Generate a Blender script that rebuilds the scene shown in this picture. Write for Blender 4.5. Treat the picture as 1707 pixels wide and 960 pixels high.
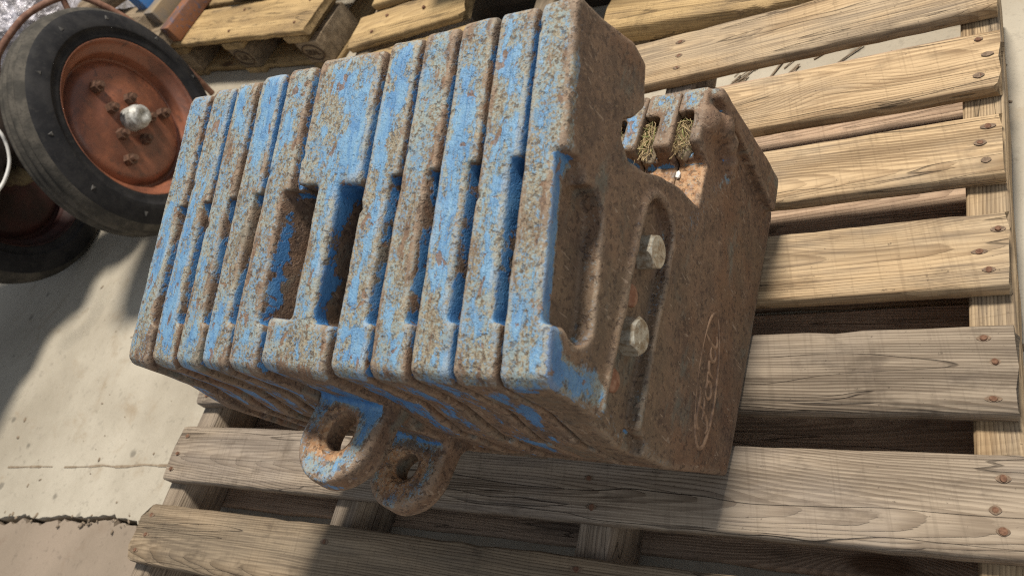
import bpy, bmesh, math, random
import numpy as np
from mathutils import Vector, Matrix

# ------------------------------------------------------------------ clear
for o in list(bpy.data.objects): bpy.data.objects.remove(o)
scene = bpy.context.scene
COL = scene.collection
R_ = math.radians

# ------------------------------------------------------------------ camera
cam_d = bpy.data.cameras.new("camera")
cam = bpy.data.objects.new("camera", cam_d); COL.objects.link(cam)
CAM = Vector((0.0328, -1.0697, 0.8700))
RM = Matrix(((0.83273721, 0.07114462, 0.54907849),
             (0.23504535, 0.85248512, -0.46692912),
             (-0.50130073, 0.5178876, 0.69317387)))
cam.matrix_world = Matrix.Translation(CAM) @ RM.to_4x4()
cam_d.sensor_width = 36.0
cam_d.lens = 36.0 * 1364.07 / 1707.0
cam_d.clip_start = 0.02; cam_d.clip_end = 200
cam_d.dof.use_dof = True
cam_d.dof.focus_distance = 0.95
cam_d.dof.aperture_fstop = 8.0
scene.camera = cam

# ------------------------------------------------------------------ world + lamps
w = bpy.data.worlds.new("World"); scene.world = w; w.use_nodes = True
bg = w.node_tree.nodes["Background"]
bg.inputs[0].default_value = (0.80, 0.88, 1.0, 1); bg.inputs[1].default_value = 0.40

def area(name, loc, target, size, power, col, shape='DISK', sy=None):
    d = bpy.data.lights.new(name, 'AREA'); d.shape = shape; d.size = size
    if sy: d.size_y = sy
    d.energy = power; d.color = col
    o = bpy.data.objects.new(name, d); COL.objects.link(o)
    o.location = loc
    o.rotation_euler = (Vector(target) - Vector(loc)).to_track_quat('-Z', 'Y').to_euler()
    return o
KEYDIR = Vector((0.045, 0.40, 1.0)).normalized()
TGT = Vector((-0.55, -0.45, 0.1))
area("barn_lamp", TGT + KEYDIR * 6.5, TGT, 1.05, 725, (1.0, 0.93, 0.82))
area("side_fill_light", (3.2, -2.6, 2.6), (-0.4, -0.4, 0.1), 1.8, 34, (1.0, 0.96, 0.90), 'RECTANGLE', 1.8)  # added fill lamp out of frame, brightens the faces turned to the right

scene.view_settings.view_transform = 'Standard'
scene.view_settings.look = 'None'
scene.view_settings.exposure = 0.0
scene.view_settings.gamma = 1.0
scene.render.engine = 'CYCLES'
scene.cycles.use_denoising = False
scene.cycles.filter_width = 1.15
scene.cycles.max_bounces = 6
scene.cycles.caustics_reflective = False; scene.cycles.caustics_refractive = False
scene.cycles.sample_clamp_indirect = 4.0
scene.render.resolution_x = 1024; scene.render.resolution_y = 575

FLOOR = -0.139
rng = random.Random(7)

# ------------------------------------------------------------------ object helpers
def link(name, me, mat=None, parent=None):
    o = bpy.data.objects.new(name, me); COL.objects.link(o)
    if mat is not None and len(me.materials) == 0: me.materials.append(mat)
    if parent is not None: o.parent = parent
    return o
def empty(name, loc, label, cat, group=None, rz=0.0):
    o = bpy.data.objects.new(name, None); COL.objects.link(o)
    o.location = loc; o.rotation_euler = (0, 0, rz); o.empty_display_size = 0.05
    tag(o, label, cat, group); return o
def tag(o, label=None, cat=None, group=None, kind=None):
    if label: o["label"] = label
    if cat: o["category"] = cat
    if group: o["group"] = group
    if kind: o["kind"] = kind
    return o
def mesh_from(name, verts, faces, smooth=True):
    me = bpy.data.meshes.new(name)
    me.from_pydata([tuple(v) for v in verts], [], faces); me.update()
    if smooth: me.polygons.foreach_set("use_smooth", [True] * len(me.polygons))
    return me
def bm_mesh(name, bm, smooth=False, angle=None):
    me = bpy.data.meshes.new(name)
    bmesh.ops.recalc_face_normals(bm, faces=bm.faces)
    bm.to_mesh(me); bm.free()
    if smooth:
        me.polygons.foreach_set("use_smooth", [True] * len(me.polygons))
        if angle: me.set_sharp_from_angle(angle=R_(angle))
    return me
def add_box(bm, c, s, rot=None, bevel=0.0):
    r = bmesh.ops.create_cube(bm, size=1.0)
    m = Matrix.Translation(c) @ (rot.to_4x4() if rot else Matrix.Identity(4)) @ Matrix.Diagonal((*s, 1))
    bmesh.ops.transform(bm, matrix=m, verts=r['verts'])
    if bevel:
        es = list({e for v in r['verts'] for e in v.link_edges})
        bmesh.ops.bevel(bm, geom=es, offset=bevel, segments=2, affect='EDGES', profile=0.6)
def add_cyl(bm, p, q, r, n=16, r2=None):
    p = Vector(p); q = Vector(q); d = q - p
    m = Matrix.Translation((p + q) / 2) @ d.to_track_quat('Z', 'Y').to_matrix().to_4x4()
    bmesh.ops.create_cone(bm, cap_ends=True, segments=n, radius1=r, radius2=r if r2 is None else r2, depth=d.length, matrix=m)
def add_tube(bm, pts, r, n=8, closed=False):
    pts = [Vector(p) for p in pts]; rings = []
    N = len(pts); up = Vector((0.13, 0.27, 0.95)).normalized()
    for i, p in enumerate(pts):
        a = pts[(i - 1) % N] if (closed or i > 0) else p
        b = pts[(i + 1) % N] if (closed or i < N - 1) else p
        t = (b - a).normalized()
        x = t.cross(up)
        if x.length < 1e-3: x = t.cross(Vector((1, 0, 0)))
        x.normalize(); y = x.cross(t)
        rr = r[i] if isinstance(r, (list, tuple)) else r
        rings.append([bm.verts.new(p + (x * math.cos(k * 2 * math.pi / n) + y * math.sin(k * 2 * math.pi / n)) * rr) for k in range(n)])
    M = N if closed else N - 1
    for i in range(M):
        A = rings[i]; B = rings[(i + 1) % N]
        for k in range(n):
            bm.faces.new((A[k], A[(k + 1) % n], B[(k + 1) % n], B[k]))
    if not closed:
        bm.faces.new(rings[0][::-1]); bm.faces.new(rings[-1])
def spline(pts, sub=6, closed=False):
    P = [Vector(p) for p in pts]; out = []
    n = len(P)
    for i in range(n if closed else n - 1):
        g = lambda k: P[k % n] if closed else P[max(0, min(n - 1, k))]
        p0, p1, p2, p3 = g(i - 1), g(i), g(i + 1), g(i + 2)
        for s in range(sub):
            t = s / sub
            out.append(0.5 * ((2 * p1) + (p2 - p0) * t + (2 * p0 - 5 * p1 + 4 * p2 - p3) * t * t + (3 * p1 - p0 - 3 * p2 + p3) * t ** 3))
    if not closed: out.append(P[-1])
    return out
def lathe(prof, n=64, noise=0.0):
    """profile of (r, z), swept about Z; open profile."""
    V = []; F = []; m = len(prof)
    for i in range(n):
        a = 2 * math.pi * i / n; c, s = math.cos(a), math.sin(a)
        for r, z in prof: V.append((r * c, r * s, z))
    for i in range(n):
        for k in range(m - 1):
            a = i * m + k; b = ((i + 1) % n) * m + k
            F.append((a, b, b + 1, a + 1))
    return V, F

# ------------------------------------------------------------------ materials
class NT:
    def __init__(s, name):
        s.m = bpy.data.materials.new(name); s.m.use_nodes = True
        s.t = s.m.node_tree; s.n = s.t.nodes; s.l = s.t.links
        s.b = s.n["Principled BSDF"]
    def new(s, typ, **k):
        n = s.n.new(typ)
        for a, v in k.items(): setattr(n, a, v)
        return n
    def plug(s, sock, v):
        if v is None: return
        if isinstance(v, bpy.types.NodeSocket): s.l.new(v, sock)
        elif isinstance(v, (tuple, list)) and len(v) == 3 and sock.type == 'RGBA': sock.default_value = (*v, 1)
        else: sock.default_value = v
    def math(s, op, a, b=None, c=None, clamp=False):
        n = s.new('ShaderNodeMath', operation=op); n.use_clamp = clamp
        for i, v in enumerate((a, b, c)):
            if v is not None: s.plug(n.inputs[i], v)
        return n.outputs[0]
    def vmath(s, op, a, b=None):
        n = s.new('ShaderNodeVectorMath', operation=op)
        s.plug(n.inputs[0], a)
        if b is not None: s.plug(n.inputs[1], b)
        return n.outputs[0]
    def mix(s, f, a, b, blend='MIX'):
        n = s.new('ShaderNodeMix', data_type='RGBA', blend_type=blend)
        s.plug(n.inputs[0], f); s.plug(n.inputs[6], a); s.plug(n.inputs[7], b)
        return n.outputs[2]
    def noise(s, vec, scale, detail=4, rough=0.55, dist=0.0, out=0):
        n = s.new('ShaderNodeTexNoise')
        s.plug(n.inputs['Vector'], vec); n.inputs['Scale'].default_value = scale
        n.inputs['Detail'].default_value = detail; n.inputs['Roughness'].default_value = rough
        n.inputs['Distortion'].default_value = dist
        return n.outputs[out]
    def step(s, v, a, b):
        n = s.new('ShaderNodeMapRange', interpolation_type='SMOOTHSTEP')
        s.plug(n.inputs['Value'], v); s.plug(n.inputs['From Min'], a); s.plug(n.inputs['From Max'], b)
        return n.outputs[0]
    def coords(s, scale=(1, 1, 1), rand=True, mult=17.0):
        tc = s.new('ShaderNodeTexCoord').outputs['Object']
        if rand:
            oi = s.new('ShaderNodeObjectInfo').outputs['Random']
            cx = s.new('ShaderNodeCombineXYZ')
            s.plug(cx.inputs[0], s.math('MULTIPLY', oi, mult)); s.plug(cx.inputs[1], s.math('MULTIPLY', oi, mult * 2.3)); s.plug(cx.inputs[2], s.math('MULTIPLY', oi, mult * 0.71))
            tc0 = tc
            tc = s.vmath('ADD', tc, cx.outputs[0])
        if scale != (1, 1, 1): tc = s.vmath('MULTIPLY', tc, scale)
        return tc
    def attr(s, name):
        n = s.new('ShaderNodeAttribute'); n.attribute_name = name; return n.outputs['Fac']
    def bump(s, h, strength, dist):
        n = s.new('ShaderNodeBump'); n.inputs['Strength'].default_value = strength; n.inputs['Distance'].default_value = dist
        s.plug(n.inputs['Height'], h); s.l.new(n.outputs[0], s.b.inputs['Normal'])
    def done(s, col, rough=0.7, metal=0.0, spec=None):
        s.plug(s.b.inputs['Base Color'], col); s.plug(s.b.inputs['Roughness'], rough); s.plug(s.b.inputs['Metallic'], metal)
        if spec is not None: s.plug(s.b.inputs['Specular IOR Level'], spec)
        return s.m

def wood(name, light, dark, grey=0.3, ring=1.0, stain=0.35, greycol=(0.20, 0.175, 0.15)):
    s = NT(name)
    oi = s.new('ShaderNodeObjectInfo').outputs['Random']
    tc = s.new('ShaderNodeTexCoord').outputs['Object']
    sep = s.new('ShaderNodeSeparateXYZ'); s.plug(sep.inputs[0], tc)
    X, Y, Z = sep.outputs
    offs = s.math('MULTIPLY', oi, 61.0)
    # knots : one voronoi cell in a stretched plane
    kv = s.new('ShaderNodeCombineXYZ')
    s.plug(kv.inputs[0], s.math('ADD', s.math('MULTIPLY', X, 3.4), offs)); s.plug(kv.inputs[1], s.math('ADD', s.math('MULTIPLY', Y, 10.0), s.math('MULTIPLY', oi, 23.0))); kv.inputs[2].default_value = 0.3
    vo = s.new('ShaderNodeTexVoronoi'); vo.feature = 'F1'; vo.inputs['Scale'].default_value = 0.62; s.plug(vo.inputs['Vector'], kv.outputs[0])
    kd = vo.outputs['Distance']
    kn = s.math('EXPONENT', s.math('MULTIPLY', s.math('MULTIPLY', kd, kd), -34.0))
    kcore = s.step(kd, 0.10, 0.05)
    # warp
    lv = s.new('ShaderNodeCombineXYZ')
    s.plug(lv.inputs[0], s.math('ADD', s.math('MULTIPLY', X, 1.7), offs)); s.plug(lv.inputs[1], s.math('MULTIPLY', Y, 9.0)); s.plug(lv.inputs[2], s.math('MULTIPLY', Z, 9.0))
    wn = s.math('SUBTRACT', s.noise(lv.outputs[0], 1.0, 3, 0.5), 0.5)
    # ring distance from a tilted pith
    y0 = s.math('MULTIPLY', s.math('SUBTRACT', s.math('FRACT', s.math('MULTIPLY', oi, 7.31)), 0.5), 0.11)
    yy = s.math('ADD', s.math('SUBTRACT', Y, y0), s.math('MULTIPLY', X, 0.012))
    zz = s.math('ADD', s.math('SUBTRACT', Z, 0.035), s.math('MULTIPLY', X, 0.05))
    rr = s.math('SQRT', s.math('ADD', s.math('MULTIPLY', yy, yy), s.math('MULTIPLY', zz, zz)))
    rr = s.math('ADD', rr, s.math('MULTIPLY', wn, 0.030))
    rr = s.math('ADD', rr, s.math('MULTIPLY', kn, 0.036))
    wv = s.new('ShaderNodeCombineXYZ')
    s.plug(wv.inputs[0], s.math('ADD', s.math('MULTIPLY', X, 9.0), offs)); s.plug(wv.inputs[1], s.math('MULTIPLY', Y, 70.0)); s.plug(wv.inputs[2], s.math('MULTIPLY', Z, 70.0))
    rr = s.math('ADD', rr, s.math('MULTIPLY', s.math('SUBTRACT', s.noise(wv.outputs[0], 1.0, 4, 0.65), 0.5), 0.0030))
    sv = s.new('ShaderNodeCombineXYZ')
    s.plug(sv.inputs[0], s.math('ADD', s.math('MULTIPLY', X, 240.0), s.math('MULTIPLY', Y, 40.0))); s.plug(sv.inputs[1], s.math('MULTIPLY', Y, 7.0)); s.plug(sv.inputs[2], offs)
    saws = s.noise(sv.outputs[0], 1.0, 2, 0.5)
    ph = s.math('MULTIPLY', rr, 430.0 * ring)
    saw = s.math('FRACT', s.math('DIVIDE', ph, 1.45))
    # fibre streaks
    fv = s.new('ShaderNodeCombineXYZ')
    s.plug(fv.inputs[0], s.math('ADD', s.math('MULTIPLY', X, 7.0), offs)); s.plug(fv.inputs[1], s.math('MULTIPLY', Y, 260.0)); s.plug(fv.inputs[2], s.math('MULTIPLY', Z, 260.0))
    fib = s.noise(fv.outputs[0], 1.0, 4, 0.6)
    fv2 = s.new('ShaderNodeCombineXYZ')
    s.plug(fv2.inputs[0], s.math('ADD', s.math('MULTIPLY', X, 2.2), offs)); s.plug(fv2.inputs[1], s.math('MULTIPLY', Y, 40.0)); s.plug(fv2.inputs[2], s.math('MULTIPLY', Z, 40.0))
    fib2 = s.noise(fv2.outputs[0], 1.0, 4, 0.6)
    late = s.math('MULTIPLY', s.math('MULTIPLY', s.step(saw, 0.25, 0.92), s.step(saw, 1.0, 0.94)), s.math('ADD', 0.35, s.math('MULTIPLY', s.step(fib2, .34, .6), 0.75)), clamp=True)
    co = s.coords()
    blot = s.noise(s.vmath('MULTIPLY', co, (0.55, 1.6, 1.6)), 7.0, 5, 0.6)
    dirt = s.noise(s.vmath('MULTIPLY', co, (0.6, 1.0, 1.0)), 26.0, 6, 0.68)
    speck = s.noise(co, 170.0, 3, 0.6)
    c = s.mix(s.math('MULTIPLY', late, 0.85), light, dark)
    c = s.mix(s.math('MULTIPLY', s.step(fib, 0.44, 0.66), 0.60), c, dark)
    c = s.mix(s.math('MULTIPLY', s.step(fib2, 0.42, 0.66), 0.48), c, [v * 0.62 for v in dark])
    c = s.mix(s.math('MULTIPLY', s.step(blot, 0.40, 0.68), grey), c, greycol)
    c = s.mix(s.math('MULTIPLY', s.step(dirt, 0.52, 0.72), stain), c, (0.055, 0.040, 0.028))
    c = s.mix(s.math('MULTIPLY', s.step(speck, 0.66, 0.74), 0.55), c, (0.045, 0.032, 0.022))
    c = s.mix(s.math('MULTIPLY', s.step(saws, 0.52, 0.72), 0.22), c, [v * 0.6 for v in dark])
    c = s.mix(s.math('MULTIPLY', s.step(s.math('ADD', s.math('MULTIPLY', fib, .5), s.math('MULTIPLY', blot, .5)), 0.52, 0.62), 0.35), c, (0.10, 0.075, 0.055))
    c = s.mix(s.math('MULTIPLY', kn, 0.40), c, [v * 0.75 for v in dark])
    c = s.mix(s.math('MULTIPLY', kcore, 0.88), c, (0.10, 0.052, 0.026))
    tone = s.math('ADD', 0.84, s.math('MULTIPLY', s.math('FRACT', s.math('MULTIPLY', oi, 13.7)), 0.30))
    c = s.vmath('SCALE', c, None); c.node.inputs['Scale'].default_value = 1.0; s.plug(c.node.inputs['Scale'], tone)
    # cracks along the grain
    cv = s.new('ShaderNodeCombineXYZ')
    s.plug(cv.inputs[0], s.math('ADD', s.math('MULTIPLY', X, 1.3), offs)); s.plug(cv.inputs[1], s.math('ADD', s.math('MULTIPLY', Y, 26.0), s.math('MULTIPLY', wn, 2.0))); s.plug(cv.inputs[2], s.math('MULTIPLY', Z, 26.0))
    cr = s.noise(cv.outputs[0], 1.0, 2, 0.5)
    crk = s.step(s.math('ABSOLUTE', s.math('SUBTRACT', cr, 0.56)), 0.006, 0.001)
    c = s.mix(s.math('MULTIPLY', crk, 0.55), c, (0.03, 0.02, 0.014))
    h = s.math('SUBTRACT', s.math('ADD', s.math('MULTIPLY', fib, 0.5), s.math('MULTIPLY', late, 0.55)), s.math('MULTIPLY', crk, 1.2))
    s.bump(h, 0.85, 0.0018)
    return s.done(c, 0.78, 0.0, 0.25)

def iron(name):
    """cast iron with chipped blue paint, grime and rust; the wear comes from mesh attributes."""
    s = NT(name)
    co = s.coords()
    P = s.attr("paint"); D = s.attr("dust"); K = s.attr("curv")
    big = s.noise(s.vmath('MULTIPLY', co, (1.25, 0.50, 0.60)), 20.0, 7, 0.66, 0.4)
    mid = s.noise(s.vmath('MULTIPLY', co, (1.3, 0.45, 0.55)), 66.0, 6, 0.70, 0.3)
    fine = s.noise(co, 210.0, 4, 0.65)
    vfine = s.noise(co, 620.0, 3, 0.6)
    # paint
    pv = s.math('ADD', s.math('MULTIPLY', big, 0.55), s.math('MULTIPLY', mid, 0.45))
    pv = s.math('ADD', pv, s.math('MULTIPLY', s.math('SUBTRACT', fine, 0.5), 0.13))
    pv = s.math('ADD', pv, s.math('MULTIPLY', K, -0.10))
    oi = s.new('ShaderNodeObjectInfo').outputs['Random']
    thr = s.math('SUBTRACT', 0.715, s.math('MULTIPLY', P, 0.42))
    thr = s.math('ADD', thr, s.math('MULTIPLY', s.math('SUBTRACT', s.math('FRACT', s.math('MULTIPLY', oi, 9.7)), 0.5), s.math('MULTIPLY', D, 0.15)))
    thr = s.math('ADD', thr, s.math('MULTIPLY', s.math('SUBTRACT', s.noise(s.vmath('MULTIPLY', co, (1.4, .8, .8)), 6.5, 3, 0.6), 0.5), s.math('MULTIPLY', D, 0.42)))
    pm = s.step(pv, s.math('SUBTRACT', thr, 0.010), s.math('ADD', thr, 0.016))
    blue = s.mix(s.step(mid, 0.35, 0.70), (0.030, 0.125, 0.31), (0.060, 0.19, 0.385))
    chalk = s.math('MULTIPLY', s.math('ADD', 0.45, s.math('MULTIPLY', s.step(mid, 0.38, 0.66), 0.9)), D)
    blue = s.mix(s.math('MULTIPLY', chalk, 0.95, clamp=True), blue, (0.185, 0.325, 0.445))
    # rust
    r1 = s.noise(co, 34.0, 6, 0.7)
    rust = s.mix(s.step(r1, 0.36, 0.66), (0.100, 0.062, 0.041), (0.190, 0.116, 0.071))
    rust = s.mix(s.math('MULTIPLY', s.step(fine, 0.50, 0.66), 0.55), rust, (0.25, 0.160, 0.095))
    rust = s.mix(s.math('MULTIPLY', s.step(vfine, 0.56, 0.70), 0.60), rust, (0.040, 0.023, 0.016))
    r3 = s.noise(co, 7.0, 4, 0.6)
    rust = s.mix(s.math('MULTIPLY', s.step(r3, 0.50, 0.66), 0.65), rust, (0.175, 0.085, 0.042))
    r4 = s.noise(co, 3.2, 5, 0.62)
    rust = s.mix(s.math('MULTIPLY', s.step(r4, 0.47, 0.60), 0.35), rust, (0.150, 0.115, 0.070))
    # worn layer: paint rubbed to a fine speckle of grey blue, beige and brown
    worn = s.mix(s.step(s.math('ADD', s.math('MULTIPLY', vfine, .5), s.math('MULTIPLY', fine, .5)), 0.42, 0.58), (0.29, 0.26, 0.185), (0.120, 0.088, 0.055))
    wb = s.noise(co, 330.0, 4, 0.7)
    worn = s.mix(s.step(s.math('ADD', s.math('MULTIPLY', wb, .6), s.math('MULTIPLY', big, .4)), 0.46, 0.53), worn, s.mix(s.step(r1, .4, .6), (0.125, 0.24, 0.36), (0.23, 0.285, 0.28)))
    wthr = s.math('SUBTRACT', thr, s.math('MULTIPLY', D, 0.19))
    wm = s.math('MULTIPLY', s.step(s.math('ADD', pv, s.math('MULTIPLY', s.math('SUBTRACT', vfine, .5), .10)), s.math('SUBTRACT', wthr, 0.03), s.math('ADD', wthr, 0.03)), s.step(D, 0.02, 0.4))
    teal = s.step(s.noise(s.vmath('MULTIPLY', co, (1, .7, 1.3)), 11.0, 6, 0.68, 0.4), 0.54, 0.66)
    rust = s.mix(s.math('MULTIPLY', teal, 0.50), rust, (0.120, 0.148, 0.128))
    scr = s.step(s.noise(s.vmath('MULTIPLY', co, (1, 2.2, .5)), 95.0, 2, 0.5, 1.2), 0.66, 0.70)
    rust = s.mix(s.math('MULTIPLY', scr, 0.75), rust, (0.30, 0.22, 0.155))
    fr_ = s.attr('fresh')
    rust = s.mix(s.math('MULTIPLY', fr_, s.step(r1, .30, .55)), rust, s.mix(s.step(fine, .42, .58), (0.33, 0.165, 0.070), (0.42, 0.26, 0.14)))
    c = s.mix(s.math('MULTIPLY', wm, 0.92), rust, worn)
    c = s.mix(pm, c, blue)
    gm = s.step(s.math('ADD', s.math('MULTIPLY', wb, .6), s.math('MULTIPLY', mid, .4)), 0.53, 0.60)
    c = s.mix(s.math('MULTIPLY', gm, s.math('MULTIPLY', s.step(D, 0.02, 0.5), 0.55)), c, worn)
    # dark scabs of rust, chips
    chip = s.step(s.noise(s.vmath('MULTIPLY', co, (1.0, 0.7, 0.7)), 74.0, 3, 0.55, 0.6), 0.635, 0.665)
    c = s.mix(s.math('MULTIPLY', chip, s.math('MULTIPLY', s.step(P, 0.1, 0.5), 0.85)), c, s.mix(s.step(fine, .4, .6), (0.13, 0.070, 0.038), (0.21, 0.120, 0.070)))
    # worn bright edges
    ed = s.math('MULTIPLY', s.step(s.math('ADD', K, s.math('MULTIPLY', s.math('SUBTRACT', mid, 0.5), 0.9)), 0.42, 0.85), s.math('ADD', 0.5, s.math('MULTIPLY', D, 0.8)))
    c = s.mix(s.math('MULTIPLY', ed, 0.30), c, (0.36, 0.29, 0.21))
    sx_ = s.new('ShaderNodeSeparateXYZ'); s.plug(sx_.inputs[0], s.new('ShaderNodeTexCoord').outputs['Object'])
    seam = s.math('MULTIPLY', s.step(s.math('ABSOLUTE', s.math('ADD', sx_.outputs[0], s.math('MULTIPLY', s.math('SUBTRACT', big, 0.45), 0.004))), 0.0016, 0.0004), s.step(D, 0.4, 0.6))
    pit = s.step(s.noise(co, 170.0, 3, 0.6), 0.56, 0.64)
    ht = s.math('ADD', s.math('MULTIPLY', vfine, 0.6), s.math('MULTIPLY', fine, 0.8))
    ht = s.math('SUBTRACT', s.math('ADD', ht, s.math('MULTIPLY', seam, 0.5)), s.math('MULTIPLY', pit, 0.5))
    c = s.mix(s.math('MULTIPLY', s.math('MULTIPLY', pit, s.math('SUBTRACT', 1.0, pm)), 0.60), c, (0.045, 0.026, 0.018))
    ht = s.math('ADD', ht, s.math('MULTIPLY', pm, 0.28))
    ht = s.math('SUBTRACT', ht, s.math('MULTIPLY', chip, 0.35))
    s.bump(ht, 0.75, 0.0016)
    rough = s.math('SUBTRACT', 0.72, s.math('MULTIPLY', pm, 0.20))
    return s.done(c, rough, 0.0, 0.45)

def simple(name, c1, c2, scale=40, rough=0.6, metal=0.0, spec=0.4, bump=0.3, bdist=0.001, speck=None, lo=0.4, hi=0.65):
    s = NT(name); co = s.coords()
    n = s.noise(co, scale, 6, 0.66); f = s.noise(co, scale * 6, 3, 0.6)
    c = s.mix(s.step(n, lo, hi), c1, c2)
    if speck: c = s.mix(s.math('MULTIPLY', s.step(f, 0.56, 0.66), 0.7), c, speck)
    s.bump(s.math('ADD', n, s.math('MULTIPLY', f, 0.5)), bump, bdist)
    return s.done(c, rough, metal, spec)

M_IRON = iron("painted_cast_iron")
M_WOOD_L = wood("pale_pine", (0.45, 0.325, 0.19), (0.20, 0.128, 0.068), grey=0.5, stain=0.40, greycol=(0.30, 0.25, 0.185))
M_WOOD_M = wood("weathered_pine", (0.335, 0.27, 0.20), (0.155, 0.115, 0.080), grey=0.6, stain=0.45, greycol=(0.25, 0.21, 0.175))
M_WOOD_D = wood("old_brown_pine", (0.33, 0.25, 0.165), (0.155, 0.11, 0.068), grey=0.5, stain=0.55, greycol=(0.20, 0.165, 0.12))
M_WOOD_Y = wood("yellow_pine", (0.50, 0.355, 0.175), (0.32, 0.21, 0.095), grey=0.45, stain=0.5, greycol=(0.27, 0.185, 0.10))
M_WOOD_B = wood("bounce_lifted_board", (0.50, 0.36, 0.25), (0.27, 0.18, 0.12), grey=0.5, stain=0.4, greycol=(0.32, 0.24, 0.18))  # bottom board colour raised to stand in for bounced light in the gaps
M_NAIL = simple("rusty_nail", (0.11, 0.055, 0.034), (0.19, 0.105, 0.065), 300, 0.85, spec=.2)
M_ZINC = simple("worn_zinc", (0.47, 0.44, 0.36), (0.24, 0.18, 0.115), 150, 0.40, 0.35, 0.5, 0.4, 0.0008, speck=(0.22, 0.19, 0.13))
M_RUSTB = simple("rusty_plug", (0.20, 0.09, 0.05), (0.33, 0.19, 0.12), 120, 0.8, bump=0.6)
M_LIP = simple("rubbed_rust", (0.29, 0.18, 0.11), (0.14, 0.085, 0.055), 90, 0.65, bump=0.6)
M_RUBBER = simple("old_rubber", (0.012, 0.012, 0.0135), (0.026, 0.025, 0.0255), 14, 0.70, 0, 0.16, 0.5, 0.002, speck=(0.026, 0.025, 0.024))
M_TREAD = simple("dusty_tread", (0.034, 0.031, 0.026), (0.078, 0.069, 0.056), 22, 0.85, 0, 0.3, 0.6, 0.003, speck=(0.04, 0.036, 0.03))
M_RIM = simple("orange_rim_paint", (0.235, 0.086, 0.046), (0.135, 0.052, 0.031), 9, 0.42, 0, 0.5, 0.4, 0.001, speck=(0.10, 0.045, 0.030), lo=0.42, hi=0.60)
M_RIMD = simple("shaded_red_rim", (0.045, 0.014, 0.011), (0.022, 0.010, 0.008), 14, 0.6, 0, 0.3)  # red darkened to stand in for the shade around the far wheel
M_BOLT = simple("rusty_bolt", (0.075, 0.038, 0.024), (0.135, 0.07, 0.042), 120, 0.6, 0, 0.5, 0.5)
M_HUB = simple("bright_hub", (0.46, 0.455, 0.43), (0.22, 0.21, 0.18), 110, 0.55, 0.3, 0.5, 0.5, 0.001)
M_BLACK = simple("black_iron_and_shade", (0.014, 0.011, 0.010), (0.034, 0.024, 0.018), 18, 0.55, 0, 0.4, 0.6, 0.003)  # black iron, also colours the boxes that stand in for shade
M_ROD = simple("rusty_rod", (0.13, 0.06, 0.038), (0.22, 0.115, 0.075), 60, 0.7, bump=0.5)
M_CABLE = simple("white_plastic", (0.72, 0.71, 0.68), (0.62, 0.60, 0.56), 30, 0.4)
M_BLUEB = simple("blue_bar_paint", (0.045, 0.16, 0.40), (0.10, 0.20, 0.34), 16, 0.55, bump=0.4, speck=(0.16, 0.09, 0.05), lo=.5, hi=.7)
M_TANB = simple("tan_bar", (0.27, 0.20, 0.12), (0.18, 0.16, 0.14), 14, 0.7)
M_ORANB = simple("rust_bar", (0.25, 0.105, 0.05), (0.13, 0.075, 0.06), 13, 0.75, bump=0.6, speck=(0.05, 0.09, 0.16))
M_STRAWA = simple("dry_straw", (0.40, 0.30, 0.16), (0.22, 0.155, 0.075), 60, 0.8)
M_GRASS = simple("green_grass", (0.20, 0.22, 0.07), (0.28, 0.25, 0.11), 60, 0.8)
M_STAMP = simple("scorched_stamp", (0.055, 0.032, 0.018), (0.09, 0.055, 0.03), 60, 0.9)
M_CHIP = simple("floor_crumb", (0.26, 0.20, 0.14), (0.13, 0.10, 0.07), 60, 0.9)
M_MUD = simple("dry_mud", (0.30, 0.235, 0.16), (0.17, 0.125, 0.08), 80, 0.95, bump=0.8, bdist=0.003)

def film_mat():
    s = NT("cling_film"); co = s.coords()
    n = s.noise(co, 30.0, 6, 0.7)
    c = s.mix(s.step(n, 0.4, 0.6), (0.62, 0.60, 0.66), (0.32, 0.30, 0.31))
    s.bump(s.noise(co, 26.0, 4, 0.6, 1.5), 0.8, 0.02)
    return s.done(c, 0.30, 0.25, 0.6)
M_FILM = film_mat()

def floor_mat(name, base, dark, dirtamt, warm):
    s = NT(name); tc = s.new('ShaderNodeTexCoord').outputs['Object']
    a = s.noise(tc, 2.2, 6, 0.6); b = s.noise(tc, 9.0, 7, 0.68, 0.5); f = s.noise(tc, 60.0, 5, 0.65); g = s.noise(tc, 260.0, 3, 0.6)
    c = s.mix(s.step(a, 0.38, 0.66), base, dark)
    c = s.mix(s.math('MULTIPLY', s.step(b, 0.52, 0.74), dirtamt), c, warm)
    c = s.mix(s.math('MULTIPLY', s.step(f, 0.56, 0.72), 0.35), c, [v * 0.45 for v in dark])
    c = s.mix(s.math('MULTIPLY', s.step(g, 0.56, 0.70), 0.25), c, [v * 0.5 for v in dark])
    # scattered oily spots
    vo = s.new('ShaderNodeTexVoronoi'); vo.inputs['Scale'].default_value = 13.0; vo.inputs['Randomness'].default_value = 1.0
    s.plug(vo.inputs['Vector'], s.vmath('ADD', tc, s.vmath('MULTIPLY', s.noise(tc, 30.0, 3, 0.6, out=1), (0.03, 0.03, 0.0))))
    sel = s.math('GREATER_THAN', s.noise(s.vmath('MULTIPLY', vo.outputs['Position'], (7.3, 5.1, 1.0)), 3.1, 0, 0.5), 0.52)
    sp = s.math('MULTIPLY', s.step(vo.outputs['Distance'], 0.17, 0.08), sel)
    c = s.mix(s.math('MULTIPLY', sp, 0.55), c, [v * 0.22 for v in dark])
    s.bump(s.math('ADD', s.math('MULTIPLY', b, 0.7), s.math('MULTIPLY', f, 0.5)), 0.5, 0.004)
    return s.done(c, 0.72, 0.0, 0.35)
M_FLOOR = floor_mat("pale_concrete", (0.45, 0.405, 0.325), (0.33, 0.29, 0.225), 0.75, (0.29, 0.225, 0.15))
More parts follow.
